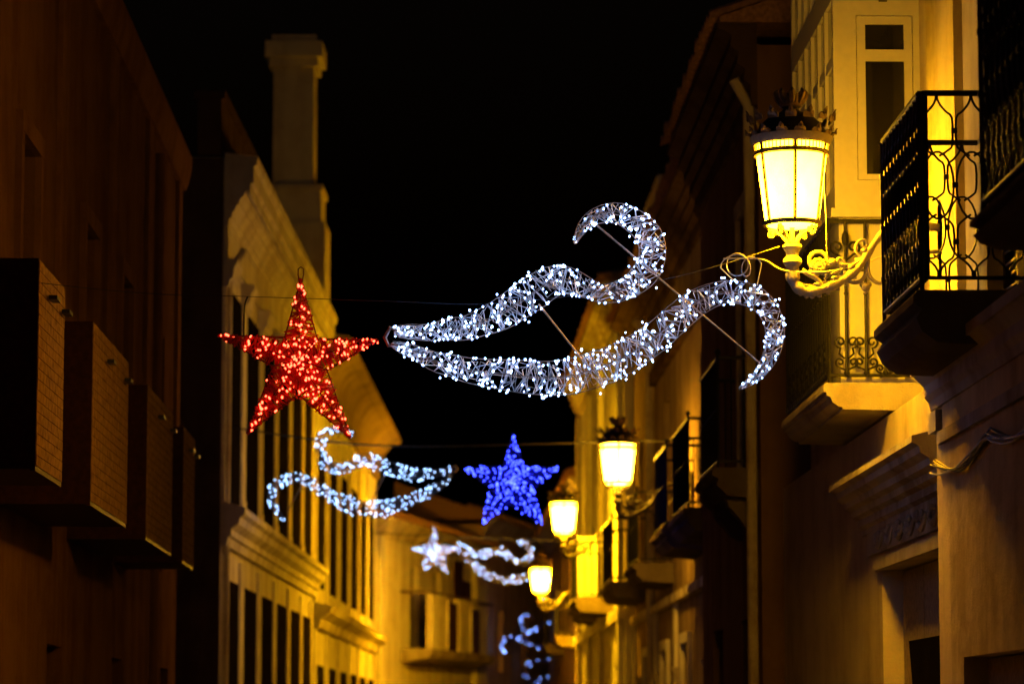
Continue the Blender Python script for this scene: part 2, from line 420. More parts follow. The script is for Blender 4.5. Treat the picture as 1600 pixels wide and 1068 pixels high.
def ornate_balcony(b, x0, x1, d_out, z, units_front, units_side, thick=1.0):
    """iron balcony of pointed hexagons above and below a row of ovals"""
    pr = [(-.0, z), (d_out, z), (d_out + .025, z - .03), (d_out + .025, z - .07), (d_out - .02, z - .10), (d_out + .01, z - .15), (d_out - .02, z - .22), (d_out - .10, z - .275), (d_out - .25, z - .285), (.0, z - .285)]
    pr = [(d, z - (z - zz) * thick) for d, zz in pr]
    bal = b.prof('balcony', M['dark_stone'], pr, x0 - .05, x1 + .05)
    e = d_out - .03; zb, zt = z + .07, z + 1.05
    loop = [(x0, .0), (x0, e - .03), (x0 + .03, e), (x1 - .03, e), (x1, e - .03), (x1, .0)]
    for nm, zz, r in (('handrail', zt, .016), ('bottom_rail', zb, .011)):
        m = MB(); m.tube([(x, d * b.side, zz) for x, d in loop], r, 6); m.build(nm, M['iron'], bal)
    h = zt - zb
    def unit(p):
        m = MB(); hp = p / 2; g = .011; r = .0065
        y0 = h; 
        for sx in (-1, 1):
            q = [(0, h), (.006 * sx, h - .035), (.02 * sx, h - .065), (sx * (hp - g) * .62, h - .10), (sx * (hp - g), h - .135), (sx * (hp - g), h - .27), (sx * (hp - g) * .7, h - .305), (sx * .01, h - .335)]
            m.tube([(x, 0, zz) for x, zz in smooth_path(q, 3)], r, 5)
            q = [(0, 0), (.006 * sx, .03), (.02 * sx, .06), (sx * (hp - g) * .62, .09), (sx * (hp - g), .125), (sx * (hp - g), .26), (sx * (hp - g) * .7, .30), (sx * .01, .335)]
            m.tube([(x, 0, zz) for x, zz in smooth_path(q, 3)], r, 5)
        cz = h / 2 
        m.tube([((hp - g * .6) * math.cos(a), 0, cz + .178 * math.sin(a)) for a in [2 * math.pi * k / 22 for k in range(22)]], r, 5, closed=True)
        for zz in (h - .20, cz, .19):
            m.box(hp - g - .004, hp + g + .004, -.011, .011, zz - .014, zz + .014)
        m.ball((0, 0, h - .01), .012, (1, 1, 1.6), 6, 4); m.ball((0, 0, .02), .014, (1, 1, 1.6), 6, 4)
        return m.data('ornament', M['iron'])
    pf = (x1 - x0) / units_front; me = unit(pf)
    for k in range(units_front): put('ornament', me, bal, (x0 + pf * (k + .5), e * b.side, zb))
    ps = e / units_side; me = unit(ps)
    for xx in (x0, x1):
        for k in range(units_side): put('ornament', me, bal, (xx, (ps * (k + .5)) * b.side, zb), (0, 0, math.pi / 2 * b.side))
    m = MB(); m.box(-.006, .006, -.018, .018, 0, h); me = m.data('bar', M['iron'])
    for k in range(1, units_front * 2): put('bar', me, bal, (x0 + pf / 2 * k, (e - .034) * b.side, zb))
    for xx in (x0, x1):
        m = MB(); m.tube([(xx, e * b.side, z), (xx, e * b.side, zt + .01)], .013, 6); m.build('corner_post', M['iron'], bal)
    return bal
ornate_balcony(b, 16.52 - yo, 17.95 - yo, .575, 3.86, 11, 3)
ornate_balcony(b, 12.7 - yo, 14.2 - yo, .645, 3.88, 11, 3, .52)
# cables draped on its wall
cb = empty('cable_bundle', (2.85, 17.0, 3.05)); tag(cb, 'sagging bundle of old cables stapled to the pale corner house wall', 'cables')
rr = random.Random(3)
for k in range(7):
    pts = []
    ph = rr.uniform(0, 6); off = rr.uniform(-.035, .035)
    for i in range(40):
        t = i / 39; Y = 18.32 - t * 4.6
        z = 3.10 + off * (1 + .6 * math.sin(t * 8 + k)) - .10 * abs(math.sin(math.pi * t * 2.5)) * (1 + off * 9) + .008 * math.sin(t * 19 + ph) + .03 * t
        pts.append((2.835 - 2.85 - .012 * (k % 3) + .006 * math.sin(t * 23 + ph), Y - 17.0, z - 3.05))
    m = MB(); m.tube(pts, .006, 5); m.build('cable', M['cable' if k % 2 else 'pale_cable'] if k < 5 else M['cable'], cb)

# ---- R2: house with the enclosed white balcony
b = R('gallery_house', 3.3, 18.4, 28.5, 'yellow-lit pale house with an enclosed white glazed balcony and a moulded door hood')
yo = b.Y0
dx0, dx1 = 19.5 - yo, 22.15 - yo; gs = .25
b.wall(10.5, [], M['ivory'], z0=3.715)
b.wall(3.715, [(dx0, dx1, 0, 2.68)], M['ivory'], d=gs, reveal=.22, depth=6.25, name='ground_storey')
b.part('pilaster', M['ivory'], [(19.35 - yo, 20.45 - yo, 0, .15, 3.72, 10.3)])
b.part('pilaster', M['ivory_trim'], [(18.62 - yo, 19.2 - yo, 0, .10, 3.72, 10.3)])
b.part('pilaster', M['ivory'], [(18.45 - yo, 18.56 - yo, 0, .05, 3.72, 10.3)])
dr = b.part('door', M['door'], [(dx0, dx1, gs - .21, gs - .15, 0, 2.67)])
for k in range(8):
    b.part('plank', M['door'], [(dx0 + .01 + k * .329, dx0 + .01 + k * .329 + .318, gs - .15, gs - .142 + rr.uniform(0, .006), 0, 2.66)], dr)
m = MB(); p0, p1 = 20.0 - yo, 21.75 - yo
m.add([(x, d, z) for d in (gs - .135, gs - .120) for x, z in ((p0, 1.0), (21.2 - yo, 1.0), (p1, 2.18), (p0, 2.18))], [(0, 1, 2, 3), (7, 6, 5, 4), (0, 4, 5, 1), (1, 5, 6, 2), (2, 6, 7, 3), (3, 7, 4, 0)])
m.build('transom_opening', M['dark_pane'], dr)
# stepped hood over the door and its ornament frieze
hd = b.prof('door_hood', M['oldtrim'], [(gs, 2.96), (gs + .03, 2.96), (gs + .03, 3.0), (gs + .06, 3.02), (gs + .06, 3.07), (gs + .10, 3.09), (gs + .11, 3.13), (gs + .15, 3.15), (gs + .16, 3.19), (gs + .21, 3.22), (gs + .22, 3.26), (gs + .26, 3.28), (gs + .26, 3.32), (gs, 3.38)], dx0 - .6, 23.0 - yo)
b.part('lintel', M['ivory_trim'], [(dx0 - .15, dx1 + .15, gs, gs + .04, 2.68, 2.76)])
fr = b.part('frieze', M['oldtrim'], [(dx0 - .3, 22.7 - yo, gs, gs + .03, 2.80, 2.958)], hd)
for k in range(6):
    m = MB(); xc = dx0 + .05 + k * .5
    q = [(xc - .2, 2.93), (xc - .12, 2.87), (xc, 2.84), (xc + .12, 2.87), (xc + .2, 2.93)]
    m.tube([(x, (gs + .035) * b.side, z) for x, z in smooth_path(q, 4)], [.012 + .014 * math.sin(math.pi * i / 16) for i in range(17)], 6)
    for j in range(7): m.ball((xc + rr.uniform(-.14, .14), gs + .05, 2.89 + rr.uniform(-.03, .05)), rr.uniform(.016, .028), (1, .7, 1), 6, 4)
    m.build('garland', M['oldtrim'], hd)
# moulded slab
gx0, gx1 = 21.72 - yo, 24.35 - yo
slab = b.prof('balcony', M['ivory_trim'], [(0, 3.93), (.69, 3.93), (.70, 3.90), (.70, 3.87), (.68, 3.865), (.68, 3.845), (.655, 3.835), (.64, 3.80), (.60, 3.77), (.57, 3.765), (.57, 3.75), (.0, 3.74)], gx0 - .05, gx1 + .05)
# glazed enclosure
gd = .60
g = b.part('glazed_gallery', M['pvc'], [
    (gx0, gx0 + .07, 0, .045, 5.14, 8.4), (gx0, gx0 + .07, gd - .16, gd, 5.14, 8.4),            # near side posts
    (gx0, gx0 + .07, .045, gd - .16, 5.14, 5.34), (gx0, gx0 + .07, .045, gd - .16, 6.50, 8.4),
    (gx1 - .07, gx1, 0, gd, 3.95, 8.4),
    (gx0 + .07, gx1 - .07, gd - .05, gd, 5.14, 5.30), (gx0 + .07, gx1 - .07, gd - .05, gd, 6.62, 6.82), (gx0 + .07, gx1 - .07, gd - .05, gd, 7.9, 8.4),
    (gx0 + .02, gx1 - .07, 0.0, gd - .06, 8.1, 8.2)])
b.part('sill', M['pvc'], [(gx0 - .03, gx1 + .02, .0, gd + .03, 5.08, 5.14)], slab)
lw = b.part('lower_panel', M['pvc'], [(gx0 + .04, gx0 + .07, 0, .10, 3.93, 5.08), (gx0 + .04, gx0 + .07, .10, .22, 3.93, 4.42), (gx0 + .04, gx0 + .07, .10, .22, 4.86, 5.08), (gx0 + .04, gx0 + .07, .22, gd - .03, 3.93, 5.08), (gx0 + .07, gx1 - .07, gd - .06, gd - .03, 3.93, 5.08)], slab)
b.part('pane', M['glass'], [(gx0 + .05, gx0 + .06, .10, .22, 4.42, 4.86)], slab)
b.part('panel_bead', M['pvc'], [(gx0 + .032, gx0 + .04, .375, .39, 3.97, 5.05)], slab)
# near side sash: outer bead, sash, two panes, drain slots
b.part('sash', M['pvc'], [(gx0 + .012, gx0 + .06, .05, .105, 5.345, 6.495), (gx0 + .012, gx0 + .06, gd - .225, gd - .165, 5.345, 6.495),
                          (gx0 + .012, gx0 + .06, .105, gd - .225, 5.345, 5.385), (gx0 + .012, gx0 + .06, .105, gd - .225, 6.44, 6.495), (gx0 + .012, gx0 + .06, .105, gd - .225, 6.18, 6.26)], g)
b.part('pane', M['glass'], [(gx0 + .036, gx0 + .044, .104, gd - .224, 5.384, 6.181)], g)
b.part('pane', M['glass'], [(gx0 + .036, gx0 + .044, .104, gd - .224, 6.259, 6.441)], g)
for zz in (5.30, 6.60): b.part('drain_slot', M['cable'], [(gx0 - .002, gx0 + .01, .22, .28, zz - .006, zz + .006)], g)
n = 6
for k in range(n):
    xa = gx0 + .07 + (gx1 - gx0 - .14) * k / n; xb = gx0 + .07 + (gx1 - gx0 - .14) * (k + 1) / n
    if k: b.part('mullion', M['pvc'], [(xa - .03, xa + .03, gd - .05, gd + .004, 5.301, 6.619), (xa - .03, xa + .03, gd - .05, gd + .004, 6.821, 7.899)], g)
    b.part('rail', M['pvc'], [(xa + .03, xb - .03, gd - .045, gd - .005, 6.16, 6.23)], g)
    b.part('pane', M['glass'], [(xa + .03, xb - .03, gd - .03, gd - .022, 5.299, 6.16)], g)
    b.part('pane', M['glass'], [(xa + .03, xb - .03, gd - .03, gd - .022, 6.23, 6.621)], g)
    b.part('pane', M['glass'], [(xa + .03, xb - .03, gd - .03, gd - .022, 6.819, 7.901)], g)
# iron railing with scrolls in front of it
def scroll(cx, cz, r0, turns, a0, dirn, n=22):
    return [(cx + r0 * (1 - .78 * t) * math.cos(a0 + dirn * turns * 2 * math.pi * t), cz + r0 * (1 - .78 * t) * math.sin(a0 + dirn * turns * 2 * math.pi * t)) for t in [k / n for k in range(n + 1)]]
def scroll_bar(kind):
    m = MB(); m.tube([(0, 0, 3.98), (0, 0, 5.04)], .0105, 6); m.ball((0, 0, 4.55), .017, (1, 1, .8), 8, 5)
    for sx in (-1, 1):
        if kind:
            q = [(0, 4.02)] + scroll(sx * .045, 4.075, .035, 1.2, -math.pi / 2, sx)
            m.tube([(x, 0, z) for x, z in q], .008, 5)
            q = [(sx * .012, 4.10), (sx * .05, 4.135)] + scroll(sx * .042, 4.215, .042, 1.3, -math.pi / 2, sx)
            m.tube([(x, 0, z) for x, z in q], .008, 5)
        else:
            q = [(0, 3.99)] + scroll(sx * .036, 4.035, .030, 1.3, -math.pi / 2, sx)
            m.tube([(x, 0, z) for x, z in q], .008, 5)
        if kind == 2:
            q = [(sx * .006, 4.78)] + scroll(sx * .055, 4.87, .05, 1.25, -math.pi / 2, sx)
            m.tube([(x, 0, z) for x, z in q], .009, 5)
    if kind == 2: m.ball((0, 0, 4.93), .026, (1, 1, 2.2), 8, 6)
    m.ball((0, 0, 4.0), .022, (1, 1, 1), 6, 4)
    return m.data('scroll_bar', M['iron'])
SB = [scroll_bar(k) for k in range(3)]
e = .655
for k, (dd, kind) in enumerate(((.535, 2), (.40, 1), (.27, 0), (.14, 1), (.02, 0))):
    put('scroll_bar', SB[kind], slab, (gx0 - .02, dd * b.side, 0), (0, 0, math.pi / 2))
n = 19
for k in range(1, n + 1):
    put('scroll_bar', SB[(k + 1) % 2], slab, (gx0 - .02 + (gx1 - gx0 + .02) * k / n, e * b.side, 0))
for nm, zz, r in (('handrail', 5.05, .016), ('bottom_rail', 3.985, .012)):
    m = MB(); m.tube([(gx0 - .02, 0, zz), (gx0 - .02, e, zz), (gx1, e, zz), (gx1, 0, zz)], r, 6); m.build(nm, M['iron'], slab)
m = MB(); m.tube([(gx0 - .02, e, 3.93), (gx0 - .02, e, 5.07)], .014, 6); m.build('corner_post', M['iron'], slab)

# ---- R3a: projecting dark house
b = R('projecting_house', 2.85, 28.5, 35.0, 'dark projecting house with a tiled eave and unlit balcony beyond the white gallery')
yo = b.Y0
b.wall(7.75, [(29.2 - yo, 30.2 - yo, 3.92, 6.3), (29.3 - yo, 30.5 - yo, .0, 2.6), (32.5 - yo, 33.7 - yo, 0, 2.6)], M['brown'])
b.window(29.2 - yo, 30.2 - yo, 3.92, 6.3)
b.part('door', M['wood'], [(29.3 - yo, 30.5 - yo, -.2, -.14, 0, 2.6)]); b.part('door', M['wood'], [(32.5 - yo, 33.7 - yo, -.2, -.14, 0, 2.6)])
b.part('window_surround', M['oldtrim'], [(29.06 - yo, 29.2 - yo, 0, .05, 3.93, 6.4), (30.2 - yo, 30.34 - yo, 0, .05, 3.93, 6.4), (29.06 - yo, 30.34 - yo, .0, .055, 6.4, 6.55)])
b.rail_balcony(28.75 - yo, 30.7 - yo, .40, 3.92)
b.prof('console', M['dark_stone'], [(0, 3.66), (.28, 3.66), (.25, 3.58), (.16, 3.48), (.10, 3.40), (0, 3.36)], 28.9 - yo, 29.15 - yo)
b.prof('console', M['dark_stone'], [(0, 3.66), (.28, 3.66), (.25, 3.58), (.16, 3.48), (.10, 3.40), (0, 3.36)], 30.3 - yo, 30.55 - yo)
b.eave(7.95, .36, 0, b.L, drop=.75, mat='umber')
m = MB(); m.tube([(.12, .07, .2), (.12, .07, 7.2), (.12, .2, 7.45)], .05, 8); m.build('downpipe', M['oldtrim'], b.root, smooth=True)

# ---- R3b: set-back house behind the second lamp
b = R('set_back_house', 3.25, 35.0, 54.0, 'set-back pale house with rail balconies behind the second lantern down the street')
yo = b.Y0
ops = []
for c in (36.7, 39.55, 46.0, 52.0): ops.append((c - .55 - yo, c + .55 - yo, 4.02 if c < 45 else 3.9, 6.3))
for c in (37.5, 42.4, 46.4, 50.5): ops.append((c - .6 - yo, c + .6 - yo, .7, 2.7))
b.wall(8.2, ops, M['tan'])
for o in ops: b.window(*o)
for o in ops[4:]:
    b.part('window_surround', M['trim'], [(o[0] - .14, o[0], 0, .06, o[2] - .1, o[3]), (o[1], o[1] + .14, 0, .06, o[2] - .1, o[3]), (o[0] - .14, o[1] + .14, .0, .065, o[3], o[3] + .14)])
    b.prof('window_bracket', M['stone'], [(0, 2.4), (.16, 2.4), (.05, 2.05), (0, 2.0)], o[1] + .2, o[1] + .32)
b.rail_balcony(35.5 - yo, 38.0 - yo, .55, 4.02)
b.rail_balcony(39.0 - yo, 41.2 - yo, .55, 4.02)
b.rail_balcony(44.9 - yo, 47.1 - yo, .55, 3.88)
b.rail_balcony(50.6 - yo, 53.6 - yo, .60, 3.88)
b.part('string_course', M['oldtrim'], [(0, b.L, 0, .09, 3.3, 3.42)])
for c in (35.3, 38.6, 44.3, 48.4, 53.8): b.part('pilaster', M['trim'], [(c - .2 - yo, c + .19 - yo, 0, .05, 0, 3.3)])
b.eave(8.35, .40, 0, b.L, drop=.6, mat='umber')
m = MB(); m.tube([(13.7, .08, .2), (13.7, .08, 7.5), (13.7, .3, 7.8)], .06, 8); m.build('downpipe', M['oldtrim'], b.root, smooth=True)
b.part('string_course', M['umber'], [(0, 13.5, 0, .10, 6.75, 6.95)])
# ---- R4
b = R('tall_pale_house', 3.08, 54.0, 72.0, 'tall pale house with a brightly lit upper wall beside the third lantern')
yo = b.Y0
ops = [(c - .5 - yo, c + .5 - yo, 3.95, 6.4) for c in (58.7, 63.5, 68.5)] + [(c - .55 - yo, c + .55 - yo, .5, 2.7) for c in (57, 62, 67)]
b.wall(9.0, ops, M['white'])
for o in ops: b.window(*o)
eb = b.rail_balcony(57.5 - yo, 60.0 - yo, .70, 3.9)
b.part('side_screen', M['white'], [(57.56 - yo, 57.6 - yo, .30, .66, 3.92, 5.0)], eb)
b.rail_balcony(62.5 - yo, 64.5 - yo, .5, 3.9)
for c in (54.6, 61.2, 66, 71): b.part('pilaster', M['trim'], [(c - .25 - yo, c + .25 - yo, 0, .10, 0, 8.4)])
b.part('string_course', M['trim'], [(0, b.L, 0, .12, 3.4, 3.6)])
b.eave(9.15, .35, 0, b.L, drop=.7, rise=.15)
b.wall(11.0, [], M['white'], d=-.6, x0=.1, x1=5.0, z0=9.2, depth=5, name='attic')
# ---- R5
b = R('far_dark_house', 3.2, 72.0, 96.0, 'dim low house at the bend of the street past the fourth lantern')
yo = b.Y0
ops = [(c - .5 - yo, c + .5 - yo, 3.8, 6.0) for c in (75.5, 80, 85, 90)] + [(c - .55 - yo, c + .55 - yo, .5, 2.6) for c in (74, 79, 84, 89)]
b.wall(7.0, ops, M['ochre'])
for o in ops: b.window(*o, cols=1, rows=(0,))
b.rail_balcony(76 - yo, 78 - yo, .5, 3.75); b.rail_balcony(84 - yo, 86 - yo, .5, 3.75)
b.eave(7.2, .35, 0, b.L, drop=.5, step=.3)

# ================================================================== left side of the street
# ---- L1: house with tile-clad box balconies
b = Bld('box_balcony_house', -3.1, 8.0, -3.1, 37.5, -1, 'dark ochre house with a row of boxy tile-clad balconies')
yo = b.Y0
boxes = [(19.26, 20.6), (22.3, 24.85), (26.5, 29.0), (30.25, 31.6)]
ops = [((p + q) / 2 - .5 - yo, (p + q) / 2 + .5 - yo, 3.25, 5.9) for p, q in boxes] + [(16.4 - yo, 17.5 - yo, 3.25, 6.6), (21.0 - yo, 21.9 - yo, 5.2, 6.9), (34.5 - yo, 35.5 - yo, 3.3, 5.9)]
ops += [(25.3 - yo, 26.3 - yo, .6, 2.25), (30.3 - yo, 31.3 - yo, .6, 2.25), (35.5 - yo, 36.5 - yo, .6, 2.25)]
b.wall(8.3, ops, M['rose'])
for o in ops: b.window(*o)
for o in ops[:4]:
    b.part('window_surround', M['rose_trim'], [(o[0] - .14, o[0], 0, .05, 3.25, o[3]), (o[1], o[1] + .14, 0, .05, 3.25, o[3]), (o[0] - .14, o[1] + .14, .0, .055, o[3], o[3] + .15)])
for c in (18.2, 21.4, 25.6, 29.6, 33.2, 37.0): b.part('pilaster', M['rose_trim'], [(c - .22 - yo, c + .22 - yo, 0, .04, 4.6, 7.9)])
b.prof('cornice', M['rose_trim'], [(0, 7.9), (.06, 7.9), (.1, 8.05), (.12, 8.15), (.12, 8.3), (0, 8.34)], 0, b.L)
m = MB(); m.tube([(33.9 - yo, -.07, .2), (33.9 - yo, -.07, 7.7)], .05, 8); m.build('downpipe', M['rose_trim'], b.root, smooth=True)
tw, th = .15, .066
for p, q in boxes:
    p -= yo; q -= yo; z0, z1, fo = 3.16, 4.42, .65
    bal = b.part('balcony', M['panel'], [(p, q, 0, fo - .03, z0 - .02, z0 + .10), (p, p + .05, .03, fo - .03, z0 + .10, z1), (q - .05, q, .03, fo - .03, z0 + .10, z1), (p, q, fo - .03, fo, z0 - .03, z1)])
    nc = max(3, round((q - p) / tw)); sx = (q - p - .02) / (nc * tw); nr = int((z1 - z0) / th)
    m = MB()
    for r_ in range(nr):
        for c in range(nc):
            xa = p + .01 + c * tw * sx; o_ = fo + random.uniform(.0055, .0065); tl = random.uniform(-.0006, .0006); za = z0 + r_ * th; g_ = .0026
            vs = [(xa + g_, -o_ - tl, za + g_), (xa + tw * sx - g_, -o_ + tl, za + g_), (xa + tw * sx - g_, -o_ + tl, za + th - g_), (xa + g_, -o_ - tl, za + th - g_)]
            m.add(vs + [(x, -fo + .001, z_) for x, _, z_ in vs], [(0, 1, 2, 3), (0, 4, 5, 1), (1, 5, 6, 2), (2, 6, 7, 3), (3, 7, 4, 0)])
    fc = m.build('tile_facing', M['tile'], bal); fc['kind'] = 'stuff'
    for t in (.35, .85):
        b.part('rail_clamp', M['cable'], [(p + (q - p) * t - .09, p + (q - p) * t + .09, fo + .02, fo + .07, z1 - .20 , z1 - .175)], bal)
# ---- L2: big coved cornice, pilasters, chimney
b = Bld('cornice_house', -2.76, 40.0, -2.27, 56.0, -1, 'yellow-lit classical house with tall windows and a heavy moulded cornice under a chimney')
nw = 6; pw = b.L / nw
ops = []
for k in range(nw):
    c = pw * (k + .5); ops.append((c - .85, c + .85, 4.45, 7.15)); ops.append((c - .8, c + .8, .6, 3.45))
b.wall(8.75, ops, M['white'], reveal=.1)
for o in ops: b.window(*o, frame='shutter_wood', inset=-.03, pane_in=.007)
for k in range(nw + 1):
    c = min(max(pw * k, .32), b.L - .32)
    b.part('pilaster', M['trim'], [(c - .30, c + .30, 0, .035, 4.40, 7.1), (c - .33, c + .33, 0, .045, 4.40, 4.6)])
    b.prof('capital', M['trim'], [(0, 7.1), (.07, 7.1), (.08, 7.18), (.12, 7.22), (.14, 7.34), (.18, 7.4), (.18, 7.45), (0, 7.45)], c - .36, c + .36)
    b.part('lower_pilaster', M['trim'], [(c - .26, c + .26, 0, .03, 0, 3.75)])
b.part('frieze', M['trim'], [(0, b.L, 0, .05, 7.45, 7.88)])
b.part('end_wall_shade', M['umber'], [(-.03, -.003, -5.9, -.012, 0, 8.74)])  # dark sheet added over the near end wall, its shade put into the colour
corn = [(0, 7.88), (.06, 7.88), (.06, 7.95), (.10, 7.98), (.10, 8.03), (.13, 8.06), (.16, 8.13), (.19, 8.15), (.19, 8.20), (.24, 8.24), (.26, 8.30), (.30, 8.32), (.30, 8.27), (.33, 8.27), (.33, 8.40), (.37, 8.42), (.37, 8.62), (.41, 8.65), (.42, 8.75), (0, 8.80)]
b.prof('cornice', M['trim'], corn, -.05, b.L + .05)
b.part('parapet', M['umber'], [(0, b.L, -.35, -.05, 8.78, 9.5), (-.03, b.L + .03, -.40, 0, 9.5, 9.6)])
b.prof('floor_cornice', M['trim'], [(0, 3.85), (.07, 3.85), (.09, 3.95), (.13, 3.97), (.13, 4.05), (.22, 4.12), (.24, 4.2), (.30, 4.24), (.30, 4.32), (0, 4.40)], -.02, b.L + .08)
m = MB(); xs = 14.5
m.box(xs, xs + 1.0, -.14, .76, 9.07, 10.6); m.box(xs + .08, xs + .92, -.10, .72, 10.6, 12.95)
m.box(xs - .02, xs + 1.02, -.18, .79, 12.95, 13.1); m.box(xs - .1, xs + 1.1, -.28, .88, 13.1, 13.38); m.box(xs, xs + 1.0, -.15, .75, 13.38, 13.5)
m.v = [(x, .1 + (y - .1) * .85, z_) for x, y, z_ in m.v]; ch = m.build('chimney', M['cream'], b.root)
b.part('chimney_step', M['cream'], [(xs - .2, xs + 1.2, -1.0, .3, 8.81, 10.2), (xs - .1, xs + 1.1, -.9, .22, 10.2, 10.75), (xs - .14, xs + 1.14, -.94, .26, 10.75, 10.85)], ch)
m = MB(); m.tube([(.15, -.05, .2), (.15, -.05, 7.3), (.15, -.25, 7.6)], .05, 8); m.build('downpipe', M['oldtrim'], b.root, smooth=True)
# ---- L3
b = Bld('eave_moulding_house', -2.27, 56.6, -1.62, 77.0, -1, 'olive-lit house with a deep curling eave moulding beyond the house with the chimney')
nw = 6; pw = b.L / nw; ops = []
for k in range(nw):
    c = pw * (k + .5); ops.append((c - .8, c + .8, 4.1, 6.6)); ops.append((c - .8, c + .8, .8, 2.7))
b.wall(8.3, ops, M['cream'], reveal=.1)
for o in ops: b.window(*o, frame='shutter_wood', inset=-.03, pane_in=.007)
for k in range(nw + 1):
    c = min(max(pw * k, .26), b.L - .26); b.part('pilaster', M['trim'], [(c - .25, c + .25, 0, .035, 0, 7.6)])
curl = [(0, 7.5), (.12, 7.5)] + [(.12 + .42 * (1 - math.cos(t)), 7.55 + .8 * math.sin(t)) for t in [math.pi / 2 * k / 7 for k in range(8)]] + [(.62, 8.4), (.62, 8.5), (0, 8.6)]
b.prof('eave_moulding', M['tan'], curl, 0, b.L + .1)
b.prof('floor_cornice', M['oldtrim'], [(0, 3.3), (.1, 3.35), (.14, 3.5), (.3, 3.6), (.34, 3.72), (0, 3.8)], 0, b.L + .1)
b.part('roof_step', M['cream'], [(1.5, 5.5, -2.2, -.4, 8.5, 9.6)])
# ---- L4: angled house with balcony
b = Bld('bend_house', -1.62, 77.6, 1.15, 91.6, -1, 'angled yellow house at the bend with a slab balcony and pitched roof')
ops = [(4.3, 5.3, 3.6, 5.7), (7.2, 8.2, 3.6, 5.7), (1.5, 2.5, .5, 2.3), (5, 6, 0, 2.4), (8.5, 9.5, 0, 2.4)]
b.wall(6.5, ops, M['white'])
for o in ops: b.window(*o)
bal = b.prof('balcony', M['stone'], [(0, 3.55), (.8, 3.55), (.82, 3.45), (.75, 3.33), (0, 3.2)], 3.0, 12.0)
for p, q in ((3.25, 5.3), (6.85, 8.55)):
    b.part('balcony_panel', M['white'], [(p, q, .66, .72, 3.62, 4.82)], bal)
    b.part('panel_frame', M['white'], [(p - .05, p, .62, .78, 3.56, 4.92), (q, q + .05, .62, .78, 3.56, 4.92), (p, q, .62, .78, 4.82, 4.92), (p, q, .62, .78, 3.56, 3.62)], bal)
b.part('dark_panel', M['panel'], [(5.36, 6.79, .66, .72, 3.56, 4.8)], bal); b.part('dark_panel', M['panel'], [(8.61, 10.0, .66, .72, 3.56, 4.75)], bal)
b.part('shutter', M['panel'], [(9.9, 10.9, .02, .09, 3.56, 6.1)]); b.part('shutter', M['panel'], [(11.1, 12.1, .02, .09, 3.56, 5.6)])
m = MB(); m.tube([(3.0, 0, 4.97), (3.0, -.74, 4.97), (12.0, -.74, 4.97), (12.0, 0, 4.97)], .03, 6); m.build('handrail', M['wood'], bal)
b.part('pilaster', M['white'], [(12.55, 14.2, 0, .18, 0, 6.2)]); b.part('pilaster', M['white'], [(.0, .5, 0, .14, 0, 6.2)])
b.eave(6.65, .4, 0, b.L, drop=.45, step=.3, rise=.38, run=3.6)
# ---- L5: closes the view
b = Bld('street_end_house', 1.2, 92.2, 5.6, 113.0, -1, 'small orange house closing the view at the far end of the street')
ops = [(2, 3, 3.2, 5), (6, 7, 3.2, 5), (2, 3, .2, 2.2)]
b.wall(7.4, ops, M['ochre'])
for o in ops: b.window(*o, cols=1, rows=(0,))
b.eave(7.55, .35, 0, b.L, drop=.4, step=.3, rise=.35, run=3)

